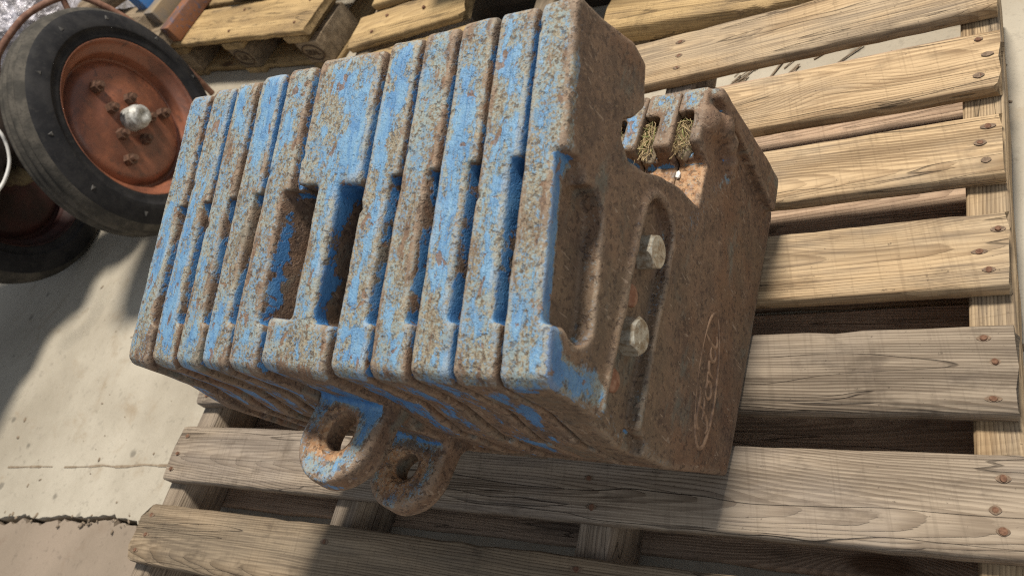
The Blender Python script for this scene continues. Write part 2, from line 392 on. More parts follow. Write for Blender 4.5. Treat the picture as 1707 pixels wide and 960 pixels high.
M_FLOOR2 = floor_mat("brown_concrete", (0.29, 0.23, 0.175), (0.22, 0.175, 0.13), 0.6, (0.17, 0.115, 0.075))

# ------------------------------------------------------------------ floor (two pours, broken joint between them)
def floor_sheet(name, poly, z, mat, thick=0.10):
    bm = bmesh.new()
    v = [bm.verts.new((x, y, z)) for x, y in poly]
    f = bm.faces.new(v)
    r = bmesh.ops.extrude_face_region(bm, geom=[f])
    bmesh.ops.translate(bm, verts=[e for e in r['geom'] if isinstance(e, bmesh.types.BMVert)], vec=(0, 0, -thick))
    o = link(name, bm_mesh(name, bm), mat); tag(o, kind='structure'); return o
def jy(x): return -0.897 + (x + 1.80) * 0.062 - max(0.0, min(x, -.9) + 1.33) * 0.75
jl = []
x = -8.0; wob = 0.0
while x < 6.0:
    near = -2.6 < x < 0.6
    wob = wob * 0.86 + rng.gauss(0, .0026)
    jl.append((x, jy(max(-3, min(1, x))) + (wob if near else 0)))
    x += rng.uniform(0.006, 0.02) if near else 0.4
jl.append((6.0, jl[-1][1]))
floor_sheet('concrete_floor', [(6, 9), (-8, 9)] + [(a, b + 0.004) for a, b in jl], FLOOR, M_FLOOR)
floor_sheet('concrete_floor_strip', [(-8, -6), (6, -6)] + [(a, b - 0.005 - (rng.random() ** 4) * 0.012) for a, b in jl[::-1]], FLOOR - 0.003, M_FLOOR2)
bm = bmesh.new(); add_box(bm, (-1, 1.5, FLOOR - 0.16), (16, 17, 0.08))
tag(link('ground', bm_mesh('ground', bm), simple("sub_base", (0.03, 0.024, 0.018), (0.05, 0.04, 0.03), 20, 0.95)), kind='structure')
# thin saw-cut joint a hand above the crack
bm = bmesh.new()
pts = [(-3.2 + i * 0.05, -0.862 + i * 0.05 * 0.0625 + rng.uniform(-0.003, 0.003)) for i in range(66)]
for (a, b), (c, d) in zip(pts, pts[1:]):
    if rng.random() < 0.12: continue
    wd = rng.uniform(0.0008, 0.003)
    bm.faces.new([bm.verts.new(p) for p in ((a, b - wd, FLOOR + .0015), (c, d - wd, FLOOR + .0015), (c, d + wd, FLOOR + .0015), (a, b + wd, FLOOR + .0015))])
tag(link('floor_joint', bm_mesh('floor_joint', bm), simple("joint_filler", (0.20, 0.15, 0.10), (0.30, 0.24, 0.17), 50, 0.9)), kind='structure')
# crumbs of dirt on the floor
bm = bmesh.new()
for i in range(190):
    if i < 70:
        x = rng.uniform(-2.5, -1.25); y = jy(x) + rng.gauss(0, 0.009); r = rng.uniform(0.0015, 0.0045)
    else:
        x = rng.uniform(-2.2, -1.25); y = rng.uniform(-0.85, 0.1); r = rng.uniform(0.0012, 0.004)
        if rng.random() < .3: x = rng.uniform(0.0, .25); y = rng.uniform(-.8, .2)
    q = bmesh.ops.create_icosphere(bm, subdivisions=1, radius=r)
    bmesh.ops.transform(bm, matrix=Matrix.Translation((x, y, FLOOR + r * .3)) @ Matrix.Rotation(rng.uniform(0, 3), 4, 'Z') @ Matrix.Diagonal((rng.uniform(.8, 2.4), rng.uniform(.6, 1.2), .6, 1)), verts=q['verts'])
tag(link('floor_crumbs', bm_mesh('floor_crumbs', bm, True), M_CHIP), 'crumbs of dirt scattered on the pale concrete and along its crack', 'dirt', kind='stuff')

bm = bmesh.new()
for k in range(16):
    x = rng.uniform(-.42, -.12); y = rng.uniform(-.02, .05); a = rng.uniform(.3, 1.1); l = rng.uniform(.012, .045)
    add_cyl(bm, (x - l * math.cos(a), y - l * math.sin(a), FLOOR + .002), (x + l * math.cos(a), y + l * math.sin(a), FLOOR + .004), rng.uniform(.0007, .0018), 5)
tag(link('twigs', bm_mesh('twigs', bm), M_CHIP), 'dark twigs lying on the concrete in the gap of the pallet', 'twigs', kind='stuff')

# ------------------------------------------------------------------ boards
def board_mesh(name, L, W, T, seed, rough=0.0016, nx=34, splinter=(0, 0), round_end=(0, 0), bow=0.0, notch=None):
    """board along +X from 0 to L, centred in y, top at z=0; sawn edges a little uneven."""
    r = random.Random(seed); V = []; F = []
    e = 0.0032
    ring = [(-.5, 0, e, -e), (-.5, 0, 0, -T + e)]
    prof = [(-W / 2 + e, 0), (-W / 4, 0), (0, 0), (W / 4, 0), (W / 2 - e, 0), (W / 2, -e), (W / 2, -T + e), (W / 2 - e, -T), (0, -T), (-W / 2 + e, -T), (-W / 2, -T + e), (-W / 2, -e)]
    m = len(prof)
    w1 = [r.gauss(0, 1) * (2.2 if r.random() < .12 else .6) for _ in range(nx + 1)]; w2 = [r.gauss(0, 1) for _ in range(nx + 1)]
    ph = [r.uniform(0, 6) for _ in range(4)]
    cup = r.uniform(-0.0012, 0.0012)
    for i in range(nx + 1):
        t = i / nx; x = t * L
        for (y, z) in prof:
            yy, zz, xx = y, z, x
            s = 1 if y > 0 else -1
            edge = abs(y) / (W / 2)
            yy += s * edge * ((w1 if s > 0 else w2)[i] * rough * 0.6 + math.sin(t * 5 + ph[0 if s > 0 else 1]) * rough * .6)
            if edge > 0.9 and z > -T * .5: zz -= abs((w1 if s > 0 else w2)[i]) * rough * 0.5
            zz += cup * (1 - (2 * y / W) ** 2) + bow * math.sin(math.pi * t) + math.sin(t * 7 + ph[2]) * rough * .4
            if i in (0, nx):
                k = 0 if i == 0 else 1
                xx += (1 if i == 0 else -1) * round_end[k] * edge ** 3
                xx += r.gauss(0, 1) * (0.0008 + splinter[k])
            V.append((xx, yy, zz))
    for i in range(nx):
        for k in range(m):
            a = i * m + k; b = i * m + (k + 1) % m
            F.append((a, a + m, b + m, b))
    F.append(tuple(range(m))); F.append(tuple(range(nx * m, nx * m + m))[::-1])
    me = mesh_from(name, V, F, True)
    me.set_sharp_from_angle(angle=R_(50))
    return me
def board(name, parent, loc, L, W, T, mat, seed, rz=0.0, along='X', **k):
    o = link(name, board_mesh(name, L, W, T, seed, **k), mat, parent)
    o.location = loc; o.rotation_euler = (0, 0, rz + (math.pi / 2 if along == 'Y' else 0))
    return o
def nail_mesh():
    bm = bmesh.new()
    bmesh.ops.create_cone(bm, cap_ends=True, segments=14, radius1=0.0048, radius2=0.0040, depth=0.004)
    return bm_mesh('nail', bm, True, 40)
NAIL = nail_mesh(); NAIL.materials.append(M_NAIL)
def pit_mesh():
    bm = bmesh.new()
    n = 14
    c = [bm.verts.new((0.0100 * math.cos(a), 0.0062 * math.sin(a) * (1 - .35 * abs(math.cos(a))), 0)) for a in [2 * math.pi * i / n for i in range(n)]]
    bm.faces.new(c)
    return bm_mesh('nail_stain', bm)
M_PIT = simple("nail_hole_stain", (0.13, 0.088, 0.058), (0.22, 0.155, 0.105), 200, 0.9)
PIT = pit_mesh(); PIT.materials.append(M_PIT)
def nail(parent, x, y, z=0.0):
    o = link('nail', NAIL, None, parent); o.location = (x, y, z + rng.uniform(-0.0005, 0.0012))
    o.rotation_euler = (rng.uniform(-.12, .12), rng.uniform(-.12, .12), rng.uniform(0, 3)); return o

# ------------------------------------------------------------------ main pallet
PITCH = 0.145; L = 1.311
pallet = empty('wooden_pallet', (0, 0, FLOOR), 'weathered wooden pallet with spaced planks carrying the blue iron weights', 'pallet')
def on_pallet(o): o.location = Vector(o.location) - Vector((0, 0, FLOOR)); return o
Wd = [0.1026, 0.0974, 0.0941, 0.0983, 0.1002, 0.1008, 0.0985]
mats = [M_WOOD_L, M_WOOD_L, M_WOOD_L, M_WOOD_L, M_WOOD_M, M_WOOD_M, M_WOOD_D]
STR = (-0.022, -0.452, -0.871, -1.289)
for k in range(7):
    y = -k * PITCH - Wd[k] / 2
    x0 = -L + (-0.006 if k == 6 else rng.uniform(-.004, .004))
    x1 = rng.uniform(-.003, .002)
    o = on_pallet(board('plank', pallet, (x0, y, 0), x1 - x0, Wd[k], 0.024, mats[k], 20 + k, nx=44,
                        splinter=(0.001, 0.004 if k == 1 else 0.0008), round_end=(0.022 if k == 6 else 0.003, 0.002), rough=0.0009))
    if k == 6: o["label"] = 'dark brown split plank with a rounded end'
    o.rotation_euler.z = rng.uniform(-.0015, .0015)
    for sx in STR:
        for q in (-0.30, 0.0, 0.30):
            if sx == STR[1] and k in (2,): continue
            if sx == STR[2] and q == 0: continue
            nx_, ny_ = sx - x0 + rng.uniform(-.010, .010), q * Wd[k] + rng.uniform(-.006, .006)
            st_ = link('nail_stain', PIT, None, o); st_.location = (nx_, ny_, 0.0011); st_.scale = (rng.uniform(.5, 1.0), rng.uniform(.55, .8), 1)
            nl = nail(o, nx_, ny_, 0.0004 if k > 2 else -0.0006); nl.scale = (rng.uniform(.65, .95), rng.uniform(.65, .95), .8)
for sx in STR:
    o = on_pallet(board('stringer', pallet, (sx, -0.993, -0.0245), 1.0, 0.046, 0.0915, M_WOOD_L if sx > -.1 else M_WOOD_M, int(abs(sx) * 100) + 3, along='Y', nx=20, rough=0.001))
yb = [(-0.829, -0.722), (-0.712, -0.604), (-0.592, -0.486), (-0.474, -0.366), (-0.355, -0.248), (-0.236, -0.128), (-0.115, -0.020), (-0.992, -0.905)]
for a, b in yb:
    on_pallet(board('bottom_board', pallet, (-L + .002, (a + b) / 2, -0.1165), L - .004, b - a, 0.022, M_WOOD_B, int(abs(a) * 977), nx=20))

# ------------------------------------------------------------------ signed-distance modelling of the castings
def surface_nets(d, org, h):
    nx, ny, nz = d.shape
    ins = d < 0
    c = np.zeros((nx - 1, ny - 1, nz - 1), np.int8)
    for i in (0, 1):
        for j in (0, 1):
            for k in (0, 1):
                c += ins[i:nx - 1 + i, j:ny - 1 + j, k:nz - 1 + k]
    act = np.argwhere((c > 0) & (c < 8))
    idx = -np.ones(c.shape, np.int64); idx[tuple(act.T)] = np.arange(len(act))
    acc = np.zeros((len(act), 3)); cnt = np.zeros(len(act))
    cor = [np.array(x) for x in [(0,0,0),(1,0,0),(0,1,0),(1,1,0),(0,0,1),(1,0,1),(0,1,1),(1,1,1)]]
    for a in range(8):
        for ax in range(3):
            if cor[a][ax] == 0:
                b = cor[a].copy(); b[ax] = 1
                p = act + cor[a]; q = act + b
                da = d[tuple(p.T)]; db = d[tuple(q.T)]
                m = (da < 0) != (db < 0)
                t = np.where(m, da / np.where(m, da - db, 1), 0)
                pos = cor[a] + t[:, None] * (b - cor[a])
                acc[m] += pos[m]; cnt[m] += 1
    V = org + (act + acc / cnt[:, None]) * h
    F = []
    for ax in range(3):
        o1, o2 = [(1, 2), (2, 0), (0, 1)][ax]
        sl = [slice(0, s) for s in d.shape]; sl2 = list(sl)
        sl[ax] = slice(0, d.shape[ax] - 1); sl2[ax] = slice(1, d.shape[ax])
        A = ins[tuple(sl)]; B = ins[tuple(sl2)]
        e = np.argwhere(A != B)
        ok = (e[:, o1] > 0) & (e[:, o2] > 0) & (e[:, o1] < c.shape[o1]) & (e[:, o2] < c.shape[o2])
        e = e[ok]
        u1 = np.zeros(3, int); u1[o1] = 1; u2 = np.zeros(3, int); u2[o2] = 1
        q = np.stack([idx[tuple((e - u1 - u2).T)], idx[tuple((e - u2).T)], idx[tuple(e.T)], idx[tuple((e - u1).T)]], 1)
        flip = ~A[tuple(e.T)]
        q[flip] = q[flip][:, ::-1]
        F.append(q)
    return V, np.concatenate(F)
def poly_sdf(S, H, poly):
    P = np.array(poly); d2 = np.full(S.shape, 1e9); inside = np.zeros(S.shape, bool)
    for (ax, ay), (bx, by) in zip(P, np.roll(P, -1, 0)):
        ex, ey = bx - ax, by - ay
        wx, wy = S - ax, H - ay
        t = np.clip((wx * ex + wy * ey) / (ex * ex + ey * ey), 0, 1)
        d2 = np.minimum(d2, (wx - ex * t) ** 2 + (wy - ey * t) ** 2)
        cond = ((ay > H) != (by > H)) & (S < (bx - ax) * (H - ay) / (by - ay + 1e-12) + ax)
        inside ^= cond
    return np.where(inside, -1, 1) * np.sqrt(d2)
def box1(a, r, ax):
    k = 2 * r + 1; pad = [(0, 0)] * a.ndim; pad[ax] = (r + 1, r)
    cs = np.cumsum(np.pad(a, pad, mode='edge'), axis=ax)
    n = a.shape[ax]
    return (np.take(cs, range(k, k + n), ax) - np.take(cs, range(0, n), ax)) / k
def blur(a, r, times=2):
    for _ in range(times):
        for ax in range(a.ndim): a = box1(a, r, ax)
    return a
def smin(a, b, k):
    h = np.clip(0.5 + 0.5 * (b - a) / k, 0, 1); return b * (1 - h) + a * h - k * h * (1 - h)
def smax(a, b, k): return -smin(-a, -b, k)
def rmax(a, b, r):
    p = a + r; q = b + r
    return np.sqrt(np.maximum(p, 0) ** 2 + np.maximum(q, 0) ** 2) + np.minimum(np.maximum(p, q), 0) - r
def cap2(X, Y, a, b, r):
    ax, ay = a; ex, ey = b[0] - ax, b[1] - ay
    t = np.clip(((X - ax) * ex + (Y - ay) * ey) / (ex * ex + ey * ey), 0, 1)
    return np.sqrt((X - ax - ex * t) ** 2 + (Y - ay - ey * t) ** 2) - r

# side profile of every weight: (s along the pallet, h above it)
PROFILE = [(0.000, 0.0), (0.345, 0.0), (0.376, 0.010), (0.388, 0.036), (0.373, 0.140), (0.358, 0.247), (0.284, 0.244), (0.277, 0.213), (0.220, 0.212),
           (0.208, 0.262), (0.190, 0.303), (0.172, 0.333), (0.163, 0.362), (0.171, 0.383), (0.188, 0.388), (0.203, 0.372), (0.2265, 0.3595),
           (0.265, 0.3765), (0.265, 0.406), (0.240, 0.460), (0.227, 0.498), (0.216, 0.4975),
           (-0.039, 0.404), (-0.070, 0.392), (-0.075, 0.382), (-0.064, 0.305), (-0.066, 0.245), (-0.051, 0.155)]
FA = np.array([0.941, 0.339])          # along the front, upwards
def front_coords(S, H):
    a = (S - 0.222) * FA[0] + (H - 0.498) * FA[1]
    t = (S - 0.222) * FA[1] - (H - 0.498) * FA[0]
    return a, t

def casting(name, kind, seed=5):
    h = 0.0023 if kind != 'centre' else 0.0026
    s0 = -0.175 if kind == 'centre' else -0.092
    xw = 0.070 if kind == 'centre' else 0.040
    xs = np.arange(-xw, xw + h, h); ss = np.arange(s0, 0.405, h); hs = np.arange(-0.014, 0.518, h)
    S2, H2 = np.meshgrid(ss, hs, indexing='ij')
    d2 = blur(poly_sdf(S2, H2, PROFILE), 1, 1)
    U = xs[:, None, None]; S = S2[None]; H = H2[None]
    A, T = front_coords(S2, H2); A = A[None]; T = T[None]
    tap = (0.222 - S) * 0.0175
    if kind == 'end':   xr = 0.018 + 0 * S; xl = -0.0175 - tap * 1.9
    elif kind == 'centre': xr = 0.0492 + tap * .25; xl = -0.0492 - tap * .25
    else:               xr = 0.0212 + tap * .55; xl = -0.0212 - tap * .55
    du = np.maximum(U - xr, xl - U)
    D2 = d2[None] + 0 * U
    d = rmax(D2, du, 0.0034)
    # softer shoulder where the front meets the sides
    if kind == 'centre':
        for sg in (1, -1):
            sd = (0.0155 - sg * U)
            d = smax(d, -smax(smax(np.abs(A + 0.199) - 0.068 + 0 * U, T - 0.088 + 0 * U, 0.012), sd, 0.008), 0.006)
    else:
        if kind == 'end':
            rec = smax(smax(np.abs(A + 0.199) - 0.070, T - 0.032, 0.016) + 0 * U, (xr - 0.0095 - 0.16 * T) - U, 0.006)
            d = smax(d, -rec, 0.0045)
            st = smax(cap2(A, T, (-0.257, 0.043), (-0.170, 0.045), 0.0240) + 0 * U, (xr - 0.0200) - U, 0.004)
            d = smax(d, -st, 0.0018)
        else:
            rec = smax(np.abs(A + 0.199) - 0.069 - 0.10 * T + 0 * U, (xr - 0.0138 + 0.20 * T) - U, 0.005)
            d = smax(d, -rec, 0.0035)
    if kind != 'end':
        per = smax(smax(-D2 - 0.013, (xr - 0.0052) - U + 0.18 * np.maximum(-D2, 0), 0.002), S - 0.245, 0.002)
        d = smax(d, -per, 0.0018)
    else:
        ch = cap2(S, H, (-0.14, 0.2625), (0.137, 0.2835), 0.0345)
        d = smin(d, smax(smax(np.abs(ch + 0 * U) - 0.0050, U - xr - 0.0038, 0.003), D2 + 0.004, 0.003), 0.003)
        d = smax(d, -smax(ch + 0.003 + 0 * U, (xr - 0.0105) - U, 0.002), 0.0018)
        band = blur(poly_sdf(S2, H2, [(0.346, 0.238), (0.343, 0.120), (0.339, 0.030), (0.389, 0.036), (0.374, 0.140), (0.357, 0.246)]), 1, 2)
        d = smin(d, rmax(band[None] + 0 * U, np.abs(U - 0.010) - 0.023, 0.004), 0.002)
        for (cs, chh, r, cu) in ((0.322, 0.226, 0.020, 0.014), (0.331, 0.205, 0.017, 0.022), (0.327, 0.183, 0.014, 0.023), (0.314, 0.166, 0.011, 0.021), (0.303, 0.155, 0.008, 0.019)):
            d = smin(d, np.sqrt((S - cs) ** 2 + (H - chh) ** 2 + (U - cu) ** 2 * 1.4) - r, 0.008)
        # cast bolt bosses
    if kind != 'centre':
        pk = np.maximum(smax(np.abs(S - 0.3025) - 0.0245 + 0 * U, U - (xl + 0.0205), 0.008), 0.222 - H)
        d = smax(d, -pk, 0.003)
        # small step nibbed into the lower edge
        nb = np.maximum(np.maximum(np.abs(H - 0.225) - 0.013, S + 0.046), (xr - 0.012) - U)
        d = smax(d, -nb, 0.004)
    else:
        for (hc, th, r, hr, cs) in ((0.2855, 0.0155, 0.053, 0.0180, -0.100), (0.176, 0.0155, 0.050, 0.0145, -0.092)):
            uc = -0.004
            lug = cap2(U, S, (uc, 0.06), (uc, cs), r) + 0 * H
            lug = rmax(lug, np.abs(H - hc) - th + 0 * U, 0.006)
            d = smin(d, lug, 0.011)
            hole = np.sqrt((U - uc) ** 2 + (S - cs) ** 2) + 0 * H
            d = smax(d, -(hole - hr), 0.006)
            d = np.where(np.abs(H - hc) < 0.04, smax(d, -np.maximum(hole - hr - 0.005, hc + th - 0.004 - H), 0.004), d)
    # casting unevenness
    r = np.random.default_rng(seed)
    nz = blur(r.normal(size=d.shape), 2, 2); nz /= nz.std()
    nz2 = blur(r.normal(size=d.shape), 5, 2); nz2 /= nz2.std()
    d = d + nz * 0.00018 + nz2 * 0.00024
    # nicks knocked out of the front edges
    for _ in range(3):
        aa = r.uniform(-.29, .0); sgn = r.choice((-1, 1)); rad = r.uniform(.0018, .0034)
        ps = 0.222 + aa * FA[0]; ph_ = 0.498 + aa * FA[1]; px_ = sgn * (0.0492 if kind == 'centre' else 0.0195) + r.normal() * .001
        dd = np.sqrt((U - px_) ** 2 + ((S - ps) * .6) ** 2 + ((H - ph_) * .9) ** 2) - rad
        d = smax(d, -dd, 0.002)
    V, Q = surface_nets(d, np.array([xs[0], ss[0], hs[0]]), h)
    # attributes
    gx, gy, gz = np.gradient(d, h)
    ii = np.clip(np.round((V - np.array([xs[0], ss[0], hs[0]])) / h).astype(int), 0, np.array(d.shape) - 1)
    N = np.stack([g[tuple(ii.T)] for g in (gx, gy, gz)], 1); N /= np.linalg.norm(N, axis=1)[:, None] + 1e-9
    cv = (blur(d, 3, 2) - d)[tuple(ii.T)]; cv = np.clip(cv / 0.0030, -1, 1)
    a, t = front_coords(V[:, 1], V[:, 2])
    sm = lambda x, lo, hi: (lambda q: q * q * (3 - 2 * q))(np.clip((x - lo) / (hi - lo), 0, 1))
    fr = sm(N[:, 1] * -FA[1] + N[:, 2] * FA[0], 0.05, 0.55) * sm(t, 0.013, 0.006)
    top = sm(N[:, 2], 0.5, 0.9) * (1 - fr)
    under = sm(-N[:, 1], 0.3, 0.8) * (1 - fr)
    side = (1 - fr) * (1 - top) * (1 - under)
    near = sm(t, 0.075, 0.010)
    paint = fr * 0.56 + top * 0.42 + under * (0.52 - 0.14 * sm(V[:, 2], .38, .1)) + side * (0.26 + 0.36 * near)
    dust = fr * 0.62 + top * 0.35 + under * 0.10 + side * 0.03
    shoulder = sm(np.abs(a + 0.118), 0.02, 0.004) * sm(t, .004, .012) * sm(t, .09, .06)
    paint = np.maximum(paint, shoulder * 0.95); dust *= (1 - shoulder * .8)
    if kind == 'end':
        face = sm(N[:, 0], 0.45, 0.8) * sm(V[:, 0], -.014, -.0095)
        pe = 0.02 + 0.66 * sm(t, 0.022, 0.004) + 0.50 * sm(t, .036, .024) * sm(np.abs(a + .199), .085, .070) * sm(V[:, 0], .0165, .012) + 0.50 * sm(V[:, 1], 0.010, -0.050) * sm(V[:, 2], 0.27, 0.36) \
            + 0.44 * sm(V[:, 1], -0.022, -0.060)
        q = np.abs((V[:, 2] - 0.214) + (V[:, 1] - 0.20) * 0.55)
        pe = pe + 0.56 * sm(q, 0.022, 0.0) * sm(V[:, 1], .12, .19) * sm(V[:, 1], .33, .28)
        pe = pe + 0.40 * sm(np.abs(cap2(V[:, 1], V[:, 2], (-0.14, 0.2625), (0.137, 0.2835), 0.0345)), .009, .002) * sm(V[:, 1], .0, -.06)
        paint = paint * (1 - face) + np.clip(pe, 0, 1) * face; dust = dust * (1 - face) + face * .34 * sm(pe, .15, .45)
        slot = sm(N[:, 0], .9, .5) * sm(V[:, 1], .17, .19) * sm(V[:, 2], .40, .39) * sm(-V[:, 2], -.19, -.21)
        paint = np.maximum(paint * (1 - .3 * slot), 0)
    if kind == 'centre':
        lugm = sm(V[:, 1], -0.068, -0.080)
        paint = np.maximum(paint, lugm * (0.16 * sm(N[:, 2], 0, .7) + .32)); dust = np.maximum(dust, lugm * sm(N[:, 2], .2, .8) * .42)
        hr = np.minimum(np.hypot(V[:, 0] + .004, V[:, 1] + .099), np.hypot(V[:, 0] + .004, V[:, 1] + .090))
        paint = paint * (1 - .55 * lugm * sm(hr, .040, .024))
    inpk = sm(V[:, 1], .165, .18) * sm(V[:, 1], .285, .27) * sm(V[:, 2], .30, .27) * sm(N[:, 2], .2, .8)
    fresh = inpk * 0.9 + 0.12 * under
    paint = paint * (1 - .55 * inpk)
    paint = np.where((V[:, 1] > .275) & (N[:, 2] > .5) & (V[:, 2] < .26), .58, paint)
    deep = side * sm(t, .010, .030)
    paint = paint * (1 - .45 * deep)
    if kind == 'end':
        deep = deep * (1 - face)
        body = sm(t, .024, .034) * sm(V[:, 0], -.022, -.010) * (1 - face) * (1 - top)
        paint = paint * (1 - .85 * body)
        paint = np.where((V[:, 0] > -.021) & (t > .022) & (V[:, 1] < .2) & (face < .5), paint * .25, paint)
    if kind == 'centre': fresh = np.maximum(fresh, lugm * sm(N[:, 2], .2, .8) * sm(hr, .055, .022))
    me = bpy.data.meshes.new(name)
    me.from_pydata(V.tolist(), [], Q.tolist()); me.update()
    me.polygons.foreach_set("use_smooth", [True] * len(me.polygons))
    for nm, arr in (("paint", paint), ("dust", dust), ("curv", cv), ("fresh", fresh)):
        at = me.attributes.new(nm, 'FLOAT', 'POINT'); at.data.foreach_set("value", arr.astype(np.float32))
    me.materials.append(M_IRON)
    return me

B1 = Vector((-0.28443533, -0.76390045, 0.0035))
AU = Vector((0.99855631, -0.05371494, 0)); AV = Vector((0.05371494, 0.99855631, 0))
RZ = math.atan2(AU.y, AU.x)
stack = empty('tractor_weight_block', B1, 'row of bolted blue and rust cast iron tractor weights lying on the pallet', 'tractor weights', rz=RZ)
TB = [0, -.036, -.0785, -.1215, -.1645, -.209, -.310, -.357, -.401, -.445, -.488, -.532]
BB = [.002, -.045, -.0925, -.1395, -.1880, -.2375, -.3400, -.3890, -.4350, -.4810, -.5290, -.577]
ME_END = casting('end_weight', 'end'); ME_MIDS = [casting('weight_plate', 'mid', 20 + k) for k in range(3)]; ME_CEN = casting('hitch_weight', 'centre')
NOMW = 0.0424 + 0.0175 * 0.55 * 2 * 0.11
PLATES = []
for i in range(11):
    ut = (TB[i] + TB[i + 1]) / 2; ub = (BB[i] + BB[i + 1]) / 2
    slope = (ut - ub) / 0.287
    um = ut + slope * (-0.222)          # centre line at s = 0
    wid = ((TB[i] - TB[i + 1]) * .4 + (BB[i] - BB[i + 1]) * .6)
    if i == 0:
        o = link('end_weight', ME_END, None, stack); o.location = (-0.018, 0, 0)
        o["label"] = 'rust brown end weight with bolt channel and oval emblem'
    elif i == 5:
        o = link('hitch_weight', ME_CEN, None, stack); o.location = (um, 0, 0); o.rotation_euler.z = -math.atan(slope)
        o.scale.x = (wid - .0012) / 0.1015
        o["label"] = 'wide centre weight with two lugs for a hitch pin'
    else:
        o = link('weight_plate', ME_MIDS[(i * 2) % 3 if i < 5 else i % 3], None, stack)
        o.location = (um, rng.uniform(-.0015, .0015), 0); o.rotation_euler.z = -math.atan(slope)
        o.scale.x = (wid - .0012) / NOMW
    PLATES.append(o)
END = PLATES[0]
# ---- bolts and plugs in the channel
def hex_bolt():
    bm = bmesh.new()
    k = 36; rings = []
    hx = lambda a: 0.0134 / math.cos(((a + math.pi / 6) % (math.pi / 3)) - math.pi / 6)
    for lev in range(4):
        ring = []
        for i in range(k):
            a = 2 * math.pi * i / k
            if lev == 0: rr, z = 0.0118, 0.0122
            elif lev == 1: rr, z = 0.0130, 0.0122
            elif lev == 2: rr = hx(a); z = 0.0122 - (rr - 0.0130) * 0.9
            else: rr, z = hx(a), -0.002
            ring.append(bm.verts.new((rr * math.cos(a), rr * math.sin(a), z)))
        rings.append(ring)
    bm.faces.new(rings[0])
    for A, B in zip(rings, rings[1:]):
        for i in range(k): bm.faces.new((A[i], A[(i + 1) % k], B[(i + 1) % k], B[i]))
    for q in range(3):
        a = q * 2.09; add_box(bm, (0.0075 * math.cos(a), 0.0075 * math.sin(a), 0.0122), (0.005, 0.0012, 0.0008), Matrix.Rotation(a, 3, 'Z'))
    return bm_mesh('hex_bolt', bm, True, 30)
HB = hex_bolt(); HB.materials.append(M_ZINC)
for k, (s, h) in enumerate(((0.1135, 0.284), (0.0270, 0.2785))):
    o = link('hex_bolt', HB, None, END); o.location = (0.0098, s, h); o.scale = (1.16, 1.16, 1.28)
    o.rotation_euler = (Matrix.Rotation(R_(90), 3, 'Y') @ Matrix.Rotation(k * 0.4, 3, 'Z')).to_euler()
bm = bmesh.new()
V, F = lathe([(0.0, 0.0030), (0.006, 0.0028), (0.0098, 0.0020), (0.0110, 0.0006), (0.0112, -0.002)], 24)
PLUG = mesh_from('rusty_plug', V, F); PLUG.materials.append(M_RUSTB); bm.free()
for s, h in ((0.066, 0.285), (-0.018, 0.2805)):
    o = link('rusty_plug', PLUG, None, END); o.location = (0.0080, s, h); o.rotation_euler = (0, R_(90), 0); o.scale = (1.15, 1, 1)
# ---- raised oval emblem with the script
bm = bmesh.new()
ov = [Vector((0.0745 * math.cos(a), 0.0262 * math.sin(a), 0)) for a in [2 * math.pi * i / 72 for i in range(72)]]
add_tube(bm, ov, [0.0016 + 0.0012 * (0.5 + 0.5 * math.sin(i * 0.13 + 2.2)) for i in range(72)], 8, True)
W_, Hh_ = 0.112, 0.040
def st(pts, r=0.0027, sub=5):
    P = [Vector((p[0] * W_ - W_ * .5, p[1] * Hh_ - Hh_ * .45, 0)) for p in pts]
    P = spline(P, sub); n = len(P)
    add_tube(bm, P, [r * (0.55 + 0.45 * math.sin(math.pi * (i + .5) / n)) for i in range(n)], 7)
st([(0.03, .55), (.00, .72), (.07, .88), (.18, .86), (.28, .80), (.36, .86), (.38, .95)])
st([(.22, .84), (.20, .60), (.17, .38), (.12, .16), (.05, .06), (.00, .16)], 0.0026)
st([(.10, .46), (.18, .50), (.28, .50), (.31, .57)])
st([(.40, .52), (.33, .40), (.34, .18), (.41, .12), (.48, .26), (.47, .44), (.40, .52), (.46, .46), (.54, .50)])
st([(.54, .50), (.57, .46), (.56, .30), (.55, .12)], 0.0023)
st([(.56, .34), (.61, .48), (.66, .52), (.68, .44)])
st([(.84, .44), (.77, .50), (.71, .38), (.71, .18), (.77, .11), (.84, .24)])
st([(.91, .96), (.88, .76), (.85, .44), (.85, .18), (.90, .10), (.97, .20)], 0.0025)
o = link('oval_emblem', bm_mesh('oval_emblem', bm, True), M_LIP, END)
ang = math.atan2(0.021, 0.14)
ex = Vector((0, math.cos(ang), math.sin(ang))); ey = Vector((0, -math.sin(ang), math.cos(ang)))
o.matrix_local = Matrix.Translation((0.0172, 0.0690, 0.1040)) @ Matrix((( 0, 0, 1), ex, ey)).transposed().to_4x4() if False else \
    Matrix.Translation((0.0172, 0.0690, 0.1040)) @ Matrix(((0, 0, 1), (ex.y, ey.y, 0), (ex.z, ey.z, 0))).to_4x4()
